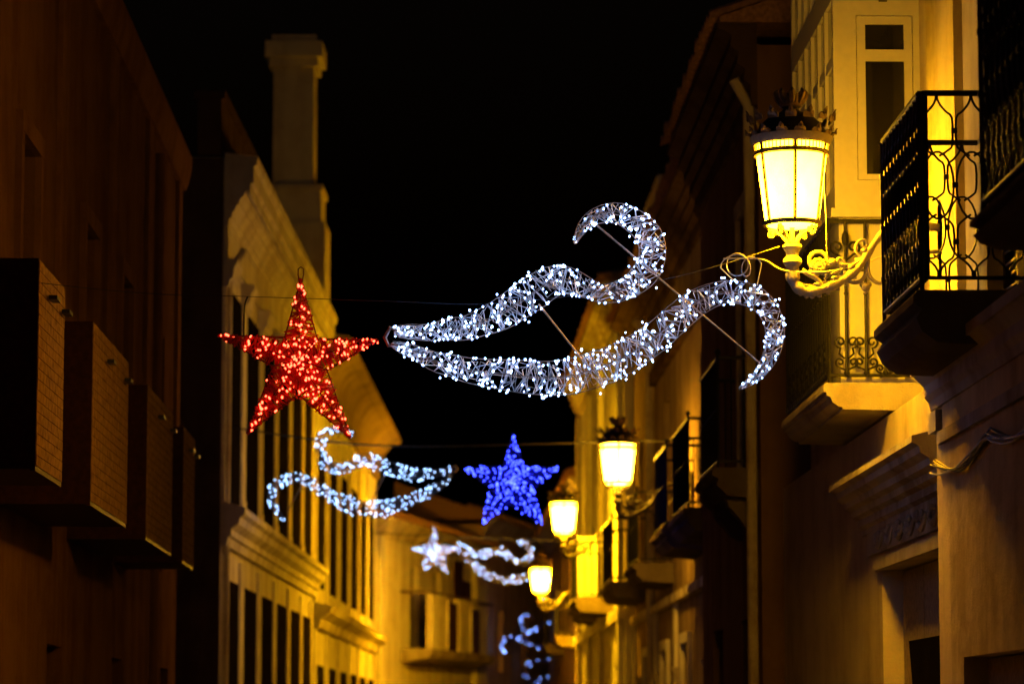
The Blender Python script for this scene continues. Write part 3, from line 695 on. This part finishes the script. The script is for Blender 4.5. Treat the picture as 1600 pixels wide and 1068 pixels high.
# ================================================================== wall lanterns
def make_lantern():
    root = empty('wall_lantern', (0, 0, 0))
    IR, PT = M['lamp_iron'], M['lamp_paint']
    # six curved frosted panes with glazing bars between them
    n = 6; gap = math.radians(2.2)
    m = MB(); m.lathe([(.168, 0), (.176, .06), (.222, .44), (.226, .50)], 6, -math.pi / 2 - math.pi / n + gap + math.pi / n, -math.pi / 2 + math.pi / n - gap + math.pi / n)
    pane = m.data('pane', M['lampglass'], True)
    for k in range(n): put('pane', pane, root, rot=(0, 0, 2 * math.pi * k / n))
    m = MB(); m.lathe([(.02, -.024), (.10, -.022), (.15, -.012), (.166, 0)], 24); m.build('bottom_glass', M['lampglass_base'], root, smooth=True)
    m = MB(); m.tube([(0, -.172, -.01), (0, -.180, .06), (0, -.227, .44), (0, -.232, .52)], .0105, 6)
    bar = m.data('glazing_bar', IR)
    for k in range(n): put('glazing_bar', bar, root, rot=(0, 0, 2 * math.pi * k / n))
    def ring(name, prof, mat=IR):
        m = MB(); m.lathe(prof + [prof[0]], 32); return m.build(name, mat, root, smooth=True)
    ring('bottom_ring', [(.160, -.012), (.184, -.012), (.190, .0), (.188, .014), (.176, .018), (.160, .0)])
    ring('lower_band', [(.222, .432), (.238, .436), (.243, .452), (.236, .464), (.224, .464)])
    ring('upper_band', [(.224, .50), (.240, .502), (.25, .515), (.262, .54), (.262, .556), (.22, .56), (.20, .53)], PT)
    m = MB(); m.tube([(0, -.231, .464), (0, -.2335, .50)], .0038, 4); rib = m.data('vent_rib', IR)
    for k in range(54): put('vent_rib', rib, root, rot=(0, 0, 2 * math.pi * (k + .5) / 54))
    m = MB(); m.lathe([(.262, .553), (.25, .572), (.215, .60), (.185, .645), (.145, .685), (.09, .712), (.062, .72), (.05, .738), (.06, .75), (.0, .755)], 28); m.build('roof', M['iron'], root, smooth=True)
    # leafy cresting
    m = MB()
    leaf = [(-.036, .0), (-.040, .030), (-.030, .048), (-.017, .040), (-.017, .062), (0, .088), (.017, .062), (.017, .040), (.030, .048), (.040, .030), (.036, 0)]
    nn = len(leaf)
    leaf = [(x * .95, z * .72) for x, z in leaf]
    def P3(x, z, o): return (x, -.262 - z * .35 - o - .012 * math.cos(x * 60), .548 + z)
    m.add([P3(x, z, 0) for x, z in leaf] + [P3(x, z, -.008) for x, z in leaf], [tuple(range(nn)), tuple(range(nn, 2 * nn))[::-1]] + [(i, (i + 1) % nn, nn + (i + 1) % nn, nn + i) for i in range(nn)])
    m.ball((0, -.283, .585), .012, (1, .8, 1.5), 6, 4)
    big = m.data('crest_leaf', IR)
    for k in range(28):
        put('crest_leaf', big, root, rot=(0, 0, 2 * math.pi * (k + .5) / 28), scale=(1, 1, 1.0 + (.18 if k % 2 else 0)))
    # crown finial
    m = MB(); m.lathe([(.05, .745), (.072, .755), (.074, .775), (.064, .785), (.05, .78)], 16)
    for k in range(8):
        a = 2 * math.pi * k / 8; c, s_ = math.cos(a), math.sin(a)
        m.tube([(.066 * c, .066 * s_, .775), (.085 * c, .085 * s_, .81), (.098 * c, .098 * s_, .84), (.088 * c, .088 * s_, .865)], [.016, .022, .019, .006], 6)
        m.ball((.09 * c, .09 * s_, .828), .022, (1, 1, 1), 6, 4)
        a += math.pi / 8; c, s_ = math.cos(a), math.sin(a)
        m.tube([(.066 * c, .066 * s_, .775), (.085 * c, .085 * s_, .83)], [.016, .008], 5)
    m.ball((0, 0, .80), .05, (1, 1, .9), 10, 6); m.build('crown', IR, root, smooth=True)
    # four scrolls under the glass
    m = MB()
    q = [(.030, -.135), (.045, -.105), (.075, -.07), (.12, -.042)] + [(.150 + .028 * (1 - .6 * t) * math.cos(math.pi * .75 - t * 2.2 * math.pi), -.055 + .028 * (1 - .6 * t) * math.sin(math.pi * .75 - t * 2.2 * math.pi)) for t in [k / 14 for k in range(15)]]
    m.tube([(x, 0, z) for x, z in q], .0085, 6)
    for i in range(3, 16, 2): m.ball((q[i][0], 0, q[i][1] + .008), .013, (1, .7, 1), 6, 4)
    me = m.data('scroll', PT, True)
    for k in range(4): put('scroll', me, root, rot=(0, 0, math.pi / 4 * 1.2 + math.pi / 2 * k))
    m = MB(); m.lathe([(.0, -.10), (.02, -.11), (.022, -.125), (.055, -.13), (.062, -.145), (.056, -.16), (.042, -.18), (.038, -.205), (.058, -.225), (.062, -.245), (.052, -.26), (.04, -.275), (.044, -.31), (.048, -.34), (.042, -.36)], 20)
    m.build('stem', PT, root, smooth=True)
    m = MB(); m.tube([(0, 0, .03), (0, 0, -.12)], .014, 6); m.build('spindle', PT, root)
    # curved arm to the wall
    q = smooth_path([(0, -.33), (.008, -.365), (.035, -.405), (.08, -.428), (.13, -.428), (.20, -.412), (.28, -.378), (.35, -.335), (.42, -.275), (.47, -.20), (.52, -.125), (.575, -.06), (.64, -.025), (.72, -.01), (.82, -.01), (.95, -.02)], 4)
    m = MB(); m.tube([(x, 0, z) for x, z in q], [.041 - .017 * min(1, i / (len(q) * .6)) + .004 * math.sin(i * .9) for i in range(len(q))], 10); arm = m.build('arm', PT, root, smooth=True)
    m = MB(); m.tube([(.164 + .058 * math.cos(a), 0, -.235 + .058 * math.sin(a)) for a in [2 * math.pi * k / 24 for k in range(24)]], .014, 8, closed=True)
    m.tube([(x, 0, z) for x, z in smooth_path([(.06, -.29), (.085, -.31), (.12, -.33), (.16, -.355), (.19, -.40)], 4)], .016, 6)
    m.tube([(x, 0, z) for x, z in smooth_path([(.20, -.275), (.26, -.255), (.33, -.262), (.40, -.25), (.45, -.21)], 4)], [.012 + .004 * math.sin(i) for i in range(17)], 6)
    m.ball((.252, 0, -.242), .026, (1.2, .8, 1), 8, 6)
    m.build('scroll_ring', PT, arm, smooth=True)
    m = MB(); rg = random.Random(5)
    m.ball((.164, 0, -.265), .045, (1, .6, .8), 10, 6)
    for k in range(9):
        a = math.pi * 2 * k / 9; m.ball((.164 + .038 * math.cos(a), -.012, -.262 + .03 * math.sin(a)), .02, (1, .8, 1), 6, 4)
    for k in range(4): m.ball((.12 + k * .03, 0, -.305 - .012 * (k % 2)), .02, (1.2, .8, 1), 6, 4)
    for k in range(11):                                             # acanthus buds along the arm
        i = 6 + k * 3; x, z_ = q[i]
        m.ball((x - .01, -.012 + .024 * (k % 2), z_ + .034), .019, (1.5, .8, .8), 6, 4)
        m.ball((x + .006, .0, z_ - .034), .013, (1.3, .8, 1), 6, 4)
    m.tube([(x, 0, z_) for x, z_ in smooth_path([(.20, -.35), (.25, -.315), (.30, -.30), (.335, -.265), (.32, -.225), (.29, -.22), (.285, -.25)], 4)], .010, 6)
    m.tube([(x, 0, z_) for x, z_ in smooth_path([(.43, -.20), (.40, -.16), (.42, -.11), (.46, -.10), (.475, -.135), (.455, -.15)], 4)], .010, 6)
    m.build('rosette', PT, arm, smooth=True)
    m = MB()
    m.tube([(x, 0, z) for x, z in smooth_path([(.335, -.322), (.345, -.352), (.382, -.37), (.42, -.366), (.455, -.335), (.475, -.28), (.485, -.20), (.51, -.13)], 4)], .013, 7)
    m.tube([(x, 0, z) for x, z in smooth_path([(.475, -.27), (.49, -.33), (.53, -.37), (.58, -.37), (.62, -.34), (.66, -.27), (.72, -.20), (.82, -.18), (.95, -.17)], 4)], .013, 7)
    m.ball((.462, 0, -.40), .03, (1, .7, 1), 8, 5); m.ball((.44, 0, -.385), .018, (1, .7, 1), 6, 4); m.ball((.484, 0, -.385), .018, (1, .7, 1), 6, 4); m.ball((.462, 0, -.43), .012, (1, .8, 1.4), 6, 4)
    m.ball((.335, 0, -.315), .02, (1, .8, 1), 6, 4)
    m.build('lower_scroll', PT, arm, smooth=True)
    m = MB(); prof = [(-.33, .03), (-.30, .07), (-.22, .055), (-.12, .10), (-.02, .11), (.06, .08), (.12, .09), (.16, .03)]
    m.add([(x, sgn * w_, z) for z, w_ in prof for sgn in (-1, 1) for x in (.938, .962)], [])
    k = len(prof); fs = []
    for i in range(k - 1):
        a, c = i * 4, i * 4 + 4
        fs += [(a, a + 2, c + 2, c), (a + 1, c + 1, c + 3, a + 3), (a, c, c + 1, a + 1), (a + 2, a + 3, c + 3, c + 2)]
    fs += [(0, 1, 3, 2), ((k - 1) * 4, (k - 1) * 4 + 2, (k - 1) * 4 + 3, (k - 1) * 4 + 1)]
    m.f += fs; m.build('wall_plate', PT, root)
    return root
lan = make_lantern()
GL = 'ornate wall lanterns along the right-hand houses'
spots = [((2.212, 20.0, 4.76), 'large lit wall lantern on a scrolled arm beside the white glazed gallery'),
         ((2.28, 41.4, 4.74), 'lit wall lantern on the set-back house beside dark rail balconies'),
         ((2.13, 56.0, 4.99), 'glaring lit lantern on the tall pale house near the blue star'),
         ((2.25, 73.2, 4.68), 'small distant lit lantern at the end of the farther white comet')]
for i, (loc, lab) in enumerate(spots):
    o = lan if i == 0 else copy_tree(lan)
    o.location = loc; tag(o, lab, 'lantern', GL)
    for c in o.children:
        for q in (c, *c.children):                                      # and have dark bronze arms
            if i and q.material_slots[0].material == M['lamp_paint']:
                q.material_slots[0].link = 'OBJECT'; q.material_slots[0].material = M['bronze']
        if i and c.name.split('.')[0] in ('pane', 'bottom_glass'):      # the farther lanterns hold stronger bulbs
            c.material_slots[0].link = 'OBJECT'; c.material_slots[0].material = M['lampglass_%d' % (i + 1)]

# ================================================================== festive lights
ico = None
def ico_mesh(name, r, mat, stretch=1.25):
    bm = bmesh.new(); bmesh.ops.create_icosphere(bm, subdivisions=1, radius=r)
    for v in bm.verts: v.co.z *= stretch
    me = bpy.data.meshes.new(name); bm.to_mesh(me); bm.free(); me.materials.append(mat); return me
BULB = {'white': ico_mesh('bulb', .0064, M['led_white']), 'red': ico_mesh('bulb', .0068, M['led_red'])}
OCT = [(1, 0, 0), (-1, 0, 0), (0, 1, 0), (0, -1, 0), (0, 0, 1), (0, 0, -1)]
OCTF = [(0, 2, 4), (2, 1, 4), (1, 3, 4), (3, 0, 4), (2, 0, 5), (1, 2, 5), (3, 1, 5), (0, 3, 5)]

def ribbon_frames(pts):
    """pts: (x, z, half width) -> centre, tangent-normal, width"""
    fr = []
    for i, (x, z, hw) in enumerate(pts):
        a = pts[max(i - 1, 0)]; c = pts[min(i + 1, len(pts) - 1)]
        t = Vector((c[0] - a[0], c[1] - a[1])); t = t.normalized() if t.length else Vector((1, 0))
        fr.append((Vector((x, z)), Vector((-t.y, t.x)), hw))
    return fr

class Ribbon:
    def __init__(s, pts, depth, rnd, per=5):
        s.fr = ribbon_frames(smooth_path(pts, per)); s.rnd = rnd; s.depth = depth
        s.cum = [0.0]
        for a, c in zip(s.fr, s.fr[1:]): s.cum.append(s.cum[-1] + (c[0] - a[0]).length)
        s.len = s.cum[-1]
    def at(s, l, ang, k=1.0):
        """point at arc length l on the elliptic section"""
        l = min(max(l, 0), s.len); i = 0
        lo, hi = 0, len(s.cum) - 1
        while hi - lo > 1:
            mid = (lo + hi) // 2
            if s.cum[mid] <= l: lo = mid
            else: hi = mid
        t = (l - s.cum[lo]) / max(1e-9, s.cum[hi] - s.cum[lo])
        c = s.fr[lo][0].lerp(s.fr[hi][0], t); n = s.fr[lo][1].lerp(s.fr[hi][1], t); hw = s.fr[lo][2] * (1 - t) + s.fr[hi][2] * t
        hd = min(s.depth, hw * 1.1 + .004)
        q = c + n * (hw * math.cos(ang) * k)
        return Vector((q.x, -hd * math.sin(ang) * k, q.y))
    def hw(s, l): return (s.at(l, 0) - s.at(l, math.pi)).length / 2
    def rails(s, m, r, n=6):
        for ang in (0, math.pi, math.pi / 2, -math.pi / 2):
            N = max(8, len(s.fr) // 2)
            m.tube([s.at(s.len * i / N, ang) for i in range(N + 1)], r, n)
    def wrap(s, m, step, r, n=3):
        """light string wound round and round, criss-crossing"""
        for pas in range(2):
            l = 0.0; ang = s.rnd.uniform(0, 6); pts = []
            while l < s.len:
                L = l if pas == 0 else s.len - l
                pts.append(s.at(L + s.rnd.uniform(-1.6, 1.6) * step, ang, s.rnd.uniform(.9, 1.06)))
                ang += math.pi / 2 * s.rnd.uniform(.7, 1.35) * (1 if s.rnd.random() > .12 else -1)
                l += step * s.rnd.uniform(.25, .8) * .5
            m.tube(pts, r, n)
    def bulbs(s, count):
        out = []
        ws = [s.hw(s.len * (i + .5) / 60) + .022 for i in range(60)]; tot = sum(ws)
        for k in range(count):
            x = s.rnd.uniform(0, tot); i = 0
            while i < 59 and x > ws[i]: x -= ws[i]; i += 1
            ang = s.rnd.choice((s.rnd.uniform(0, math.pi), s.rnd.uniform(.1, math.pi - .1), s.rnd.uniform(-math.pi, 0)))
            kk = s.rnd.uniform(.98, 1.12) if s.rnd.random() > .14 else s.rnd.uniform(1.15, 1.5)
            out.append(s.at(s.len * (i + s.rnd.random()) / 60, ang, kk))
        return out

def px_ribbon(pts, Y, origin):
    out = []
    for u, v, hw in pts:
        p = P(u, v, Y); out.append((p.x - origin.x, p.z - origin.z, hw * Y / F_PX))
    return out

def far_bulbs(name, pts, r, mat, parent):
    m = MB()
    for p in pts: m.add([(p.x + a * r, p.y + b_ * r, p.z + c * r * 1.2) for a, b_, c in OCT], OCTF)
    me = bpy.data.meshes.new(name); me.from_pydata(m.v, [], m.f); me.materials.append(mat)
    o = put(name, me, parent); o['kind'] = 'stuff'; return o

def comet(upper, lower, Y, label, struts=(), near=False, bulbs=(110, 130), seed=1, tilt=0.0, wire='wire_white', led='led_white_far', r=.0095):
    rnd = random.Random(seed)
    o0 = P(upper[0][0], (upper[0][1] + lower[0][1]) / 2, Y)
    root = empty('comet_light', o0); tag(root, label, 'string lights', 'comet lights hung across the street')
    for pts, nb in ((upper, bulbs[0]), (lower, bulbs[1])):
        rb = Ribbon(px_ribbon(pts, Y, o0), .055, rnd)
        m = MB(); rb.rails(m, .0032 if near else .004, 5 if near else 4); tail = m.build('tail', M['frame_steel' if near else 'frame_dark'], root)
        m = MB(); rb.wrap(m, .041 if near else .07, .0027 if near else .003, 4)
        wr = m.build('light_string', M[wire], tail); wr['kind'] = 'stuff'
        bl = rb.bulbs(nb)
        if near:
            for p in bl[:150]: k_ = rnd.uniform(.8, 1.3); put('bulb', BULB['white'], tail, p, (rnd.uniform(-1, 1), rnd.uniform(-1, 1), 0), (k_, k_, k_ * rnd.uniform(.9, 1.3)))
            rest = bl[150:]
            if rest: far_bulbs('small_bulbs', rest, .0068, M['led_white'], tail)
        else:
            far_bulbs('small_bulbs', bl, r, M[led], tail)
    for a, c in struts:
        m = MB(); m.tube([P(*a, Y) - o0 + Vector((0, .03, 0)), P(*c, Y) - o0 + Vector((0, .03, 0))], .006, 6); m.build('strut', M['frame_steel'], root)
    m = MB(); p, q = P(*upper[0][:2], Y) - o0, P(*lower[0][:2], Y) - o0; s_ = -1 if upper[1][0] > upper[0][0] else 1
    m.tube([p + Vector((.03 * -s_, 0, 0)), p + Vector((.025 * s_, 0, .02)), (p + q) / 2 + Vector((.05 * s_, 0, 0)), q + Vector((.02 * s_, 0, -.01)), q + Vector((.03 * -s_, 0, 0))], .012, 6)
    m.build('nose_clamp', M['frame_steel'], root)
    return root

def star(outer, inner, Y, label, kind, near=False, bulbs=200, seed=2, hook=None, r=.0095):
    rnd = random.Random(seed)
    cu = sum(p[0] for p in outer) / 5; cv = sum(p[1] for p in inner) / 5
    o0 = P(cu, cv, Y); root = empty('star_light', o0); tag(root, label, 'string lights', 'star lights hung across the street')
    loc = lambda u, v: (lambda p: Vector((p.x - o0.x, 0, p.z - o0.z)))(P(u, v, Y))
    Oo = [loc(*p) for p in outer]; Ii = [loc(*p) for p in inner]     # inner[k] lies between outer[k] and outer[k+1]
    wire, frm, led = {'red': ('wire_red', 'frame_red', 'led_red'), 'blue': ('wire_blue', 'frame_blue', 'led_blue'), 'white': ('wire_dull', 'frame_steel', 'led_star_far')}[kind]
    dep = .10
    # steel outline: tips, inner corners and raised centre, front and back
    m = MB(); rr_ = .0034
    for sg in (-1, 1):
        cen = Vector((0, sg * dep, 0))
        for k in range(5):
            a = Oo[k]; l = Ii[k - 1] + Vector((0, sg * dep * .35, 0)); rgt = Ii[k] + Vector((0, sg * dep * .35, 0))
            m.tube([a, l], rr_, 5); m.tube([a, rgt], rr_, 5); m.tube([a, cen], rr_, 5); m.tube([l, cen], rr_, 5)
    fr = m.build('frame', M[frm], root)
    m = MB(); pts_b = []
    def surf(k, t, s_, sg):
        """arm k: t from the centre (0) to the tip (1), s_ across -1..1, sg front/back"""
        tip = Oo[k]; l, rgt = Ii[k - 1], Ii[k]; base = (l + rgt) / 2
        if t < .38:
            f = t / .38; c = base * f; e = (rgt - l) / 2 * f
        else:
            f = (t - .38) / .62; c = base.lerp(tip, f); e = (rgt - l) / 2 * (1 - f * .93)
        h = dep * (1 - t) ** .8 * (1 - .7 * abs(s_)) + .012
        return c + e * s_ + Vector((0, sg * h, 0))
    for k in range(5):
        for pas in range(6 if near else 3):
            t = 1.0; sg = rnd.choice((-1, 1)); side = 1; pts = []
            while t > .05:
                pts.append(surf(k, min(1, max(.04, t + rnd.uniform(-.06, .06))), side * rnd.uniform(.7, 1.16), sg))
                if rnd.random() < .6: pts.append(surf(k, min(1, max(.04, t - .02 + rnd.uniform(-.05, .05))), side * rnd.uniform(-.3, .4), sg))
                side = -side; sg = sg if rnd.random() < .4 else -sg; t -= rnd.uniform(.02, .05)
            m.tube(pts, .0042 if near else .0035, 4)
    wr = m.build('light_string', M[wire], root); wr['kind'] = 'stuff'
    while len(pts_b) < bulbs:
        k = rnd.randrange(5); t = rnd.random() ** .85 * .97
        if rnd.random() > (1.15 - .55 * t): continue
        p = surf(k, t, rnd.uniform(-1.05, 1.05), rnd.choice((-1, -1, -1, 1)))
        if rnd.random() < .25: p = p * rnd.uniform(1.0, 1.05) + Vector((rnd.uniform(-.012, .012), -.02, rnd.uniform(-.012, .012)))
        pts_b.append(p)
    if near:
        for p in pts_b: k_ = rnd.uniform(.75, 1.2); put('bulb', BULB[kind], fr, p, (rnd.uniform(-.8, .8), rnd.uniform(-.8, .8), 0), (k_, k_, k_ * rnd.uniform(.9, 1.5)))
    else:
        far_bulbs('small_bulbs', pts_b, r, M[led], fr)
    if hook:
        top = Oo[0]; h = hook
        m = MB(); m.tube([top + Vector((-.006, 0, -.03)), top + Vector((-.017, 0, .03)), top + Vector((-.016, 0, h - .012)), top + Vector((0, 0, h)), top + Vector((.016, 0, h - .012)), top + Vector((.017, 0, .03)), top + Vector((.006, 0, -.03))], .0042, 6)
        m.build('hook', M[frm], root)
    return root

UP1 = [(616, 517, 6), (622, 517, 9), (646, 518, 12), (672, 519, 13), (702, 514, 17), (728, 512, 19), (754, 503, 21), (784, 490, 25), (810, 473, 26), (833, 458, 27), (859, 441, 25), (881, 437, 22), (902, 443, 19), (918, 450, 16), (936, 458, 14), (963, 456, 16), (988, 445, 18), (1007, 428, 21), (1018, 406, 21), (1019, 383, 21), (1010, 362, 21), (991, 345, 19), (970, 334, 17), (948, 333, 15), (926, 340, 12), (911, 354, 9), (902, 370, 5), (898, 380, 2)]
LO1 = [(612, 537, 4), (631, 544, 9), (655, 553, 11), (680, 565, 15), (706, 571, 17), (736, 579, 20), (769, 583, 22), (805, 587, 25), (838, 590, 26), (870, 590, 27), (895, 587, 28), (926, 578, 28), (960, 566, 27), (994, 547, 25), (1025, 526, 24), (1053, 501, 23), (1078, 480, 22), (1103, 465, 20), (1127, 457, 18), (1152, 456, 18), (1177, 463, 18), (1195, 477, 17), (1207, 497, 16), (1211, 519, 15), (1208, 544, 13), (1198, 567, 11), (1183, 587, 8), (1167, 600, 5), (1155, 607, 2)]
comet(UP1, LO1, 19.3, 'large white comet of string lights beside the red star', struts=(((842, 474), (910, 560)), ((932, 350), (1197, 574))), near=True, bulbs=(310, 360), seed=11)
star([(470, 436), (591, 531), (548, 684), (386, 677), (341, 524)], [(496, 530), (511, 578), (466, 616), (427, 573), (445, 527)], 19.3,
     'red star of string lights with a wire hook at its top', 'red', near=True, bulbs=285, seed=5, hook=.075)
UP2 = [(709, 730, 3), (688, 738, 6), (668, 740, 7), (646, 742, 9), (626, 736, 10), (606, 730, 11), (586, 722, 10), (572, 716, 9), (558, 722, 8), (544, 730, 6), (528, 732, 7), (512, 726, 9), (502, 714, 9), (500, 698, 8), (504, 682, 7), (514, 673, 5), (528, 671, 5), (544, 674, 4), (552, 682, 2)]
LO2 = [(709, 735, 3), (692, 754, 6), (670, 768, 8), (646, 778, 9), (620, 788, 10), (590, 794, 11), (560, 794, 12), (536, 784, 11), (516, 774, 9), (500, 764, 8), (484, 752, 7), (468, 746, 7), (452, 748, 7), (436, 754, 7), (425, 765, 7), (424, 780, 6), (431, 796, 5), (446, 813, 2)]
comet(UP2, LO2, 41.2, 'white comet of string lights pointing at the blue star', struts=(((603, 738), (580, 782)), ((470, 760), (448, 800))), bulbs=(220, 240), seed=21, wire='wire_dull', r=.0088)
star([(801, 677), (872, 731), (848, 820), (754, 818), (727, 732)], [(819, 729), (833, 763), (799, 788), (765, 761), (786, 727)], 38.0,
     'deep blue star of string lights near a glaring lantern', 'blue', bulbs=330, seed=8, r=.0082)
star([(679, 824), (711, 856), (699, 894), (660, 891), (645, 856)], [(688, 850), (693, 867), (679, 879), (664, 866), (669, 850)], 76.0,
     'small cool white star of string lights in front of the bend house', 'white', bulbs=160, seed=9, r=.0095)
UP3 = [(714, 848, 2), (722, 855, 4), (735, 861, 5), (753, 865, 5), (769, 863, 6), (787, 860, 5), (798, 871, 4), (813, 879, 4), (825, 872, 5), (829, 860, 4), (823, 849, 4), (807, 847, 1.5)]
LO3 = [(715, 858, 2), (732, 874, 4), (748, 888, 5), (768, 900, 6), (790, 906, 6), (813, 903, 5), (830, 898, 5), (846, 896, 4), (857, 905, 4), (858, 920, 3), (850, 930, 3), (840, 937, 1.5)]
comet(UP3, LO3, 76.3, 'farther white comet of string lights pointing at the small white star', bulbs=(60, 55), seed=31, r=.0105, wire='wire_dull', led='led_comet_far')
UP4 = [(905, 964, 1.2), (885, 968, 2.4), (865, 968, 2.4), (844, 978, 2.4), (832, 986, 2.4), (820, 984, 2.4), (814, 973, 2.4), (817, 962, 2.1), (826, 960, 1.5), (835, 966, 0.6)]
LO4 = [(905, 968, 1.2), (890, 990, 1.8), (868, 1010, 2.4), (846, 1010, 3.0), (830, 1006, 3.0), (814, 996, 2.7), (799, 994, 2.4), (787, 999, 2.1), (783, 1009, 1.8), (790, 1020, 0.9)]
comet(UP4, LO4, 93.0, 'faint distant comet of blue-white string lights partly hidden by the far dark house', bulbs=(34, 36), seed=41, r=.012, led='led_cool_dim', wire='wire_blue')
UP5 = [(880, 1028, 2), (850, 1032, 3), (834, 1034, 3.5), (824, 1038, 3), (818, 1046, 1.5)]
LO5 = [(880, 1046, 2), (850, 1062, 3), (826, 1062, 3.5), (819, 1053, 3), (816, 1046, 1.5)]
comet(UP5, LO5, 97.0, 'tiny farthest white light motif low at the street end', bulbs=(9, 9), seed=51, r=.009, led='led_cool_dim', wire='wire_blue')

# ------------------------------------------------------------------ cables across the street
def cable(name, pts, r, mat, label, sag=0.0, group='cables across the street'):
    a, c = Vector(pts[0]), Vector(pts[-1])
    out = []
    if len(pts) == 2:
        for i in range(33):
            t = i / 32; p = a.lerp(c, t); p.z -= sag * 4 * t * (1 - t); out.append(p)
    else:
        out = [Vector(p) for p in smooth_path([tuple(p) for p in pts], 6)]
    o0 = out[0].copy(); m = MB(); m.tube([p - o0 for p in out], r, 5)
    return tag(m.build(name, M[mat], None, o0), label, 'cable', group)
cable('cable', [(-3.1, 19.4, 4.36), P(200, 456, 19.36), P(385, 463, 19.36), P(600, 470, 19.36), P(770, 474, 19.36), P(960, 452, 19.36), P(1100, 421, 19.4), P(1218, 385, 19.85)], .0022, 'cable', 'thin dark cable strung behind the red star and the large comet')
cable('cable', [(-2.74, 41.0, 5.42), P(600, 696, 41.3), P(936, 690, 41.4), (3.24, 41.4, 5.3)], .011, 'cable', 'thick dark cable passing above the comet aimed at the blue star')
cable('cable', [(-1.66, 76.4, 6.2), P(700, 838, 76.4), (3.1, 76.4, 6.0)], .014, 'cable', 'dark cable carrying the small white star')
cable('cable', [P(1130, 404, 19.5), P(1190, 405, 19.6), P(1225, 422, 19.95), P(1290, 424, 19.95), P(1345, 412, 20.1), P(1385, 398, 20.2), P(1440, 388, 20.3)], .0055, 'pale_cable', 'white power cable clipped along the arm of the large wall lantern')
coil = []
for k in range(58):
    t = k / 57; a = t * 2 * math.pi * 2.6 + 2.4
    cu = 1140 + 34 * t + 6 * math.sin(t * 9)
    coil.append(P(cu + (17 - 4 * t) * math.cos(a), 412 + 4 * t + (12 + 12 * t * (1 - t) * 2) * math.sin(a), 19.4 + .05 * math.sin(t * 14)))
coil = [P(1183, 445, 19.32)] + coil[::-1] + [P(1150, 442, 19.32)]
cable('cable_coil', coil, .0042, 'pale_cable', 'loose coil of pale cable between the large comet and the lantern arm', group='coiled cable')
cable('drop_cord', [P(1287, 286, 20.0), P(1290, 330, 20.0), P(1292, 400, 20.05), P(1292, 422, 20.0)], .0024, 'pale_cable', 'thin cord hanging from the side of the large wall lantern', group='hanging cords')
cable('drop_cord', [P(387, 463, 19.36), P(382, 480, 19.36), P(381, 524, 19.33)], .006, 'cable', 'short dark cord tying the red star arm to the cable', group='hanging cords')
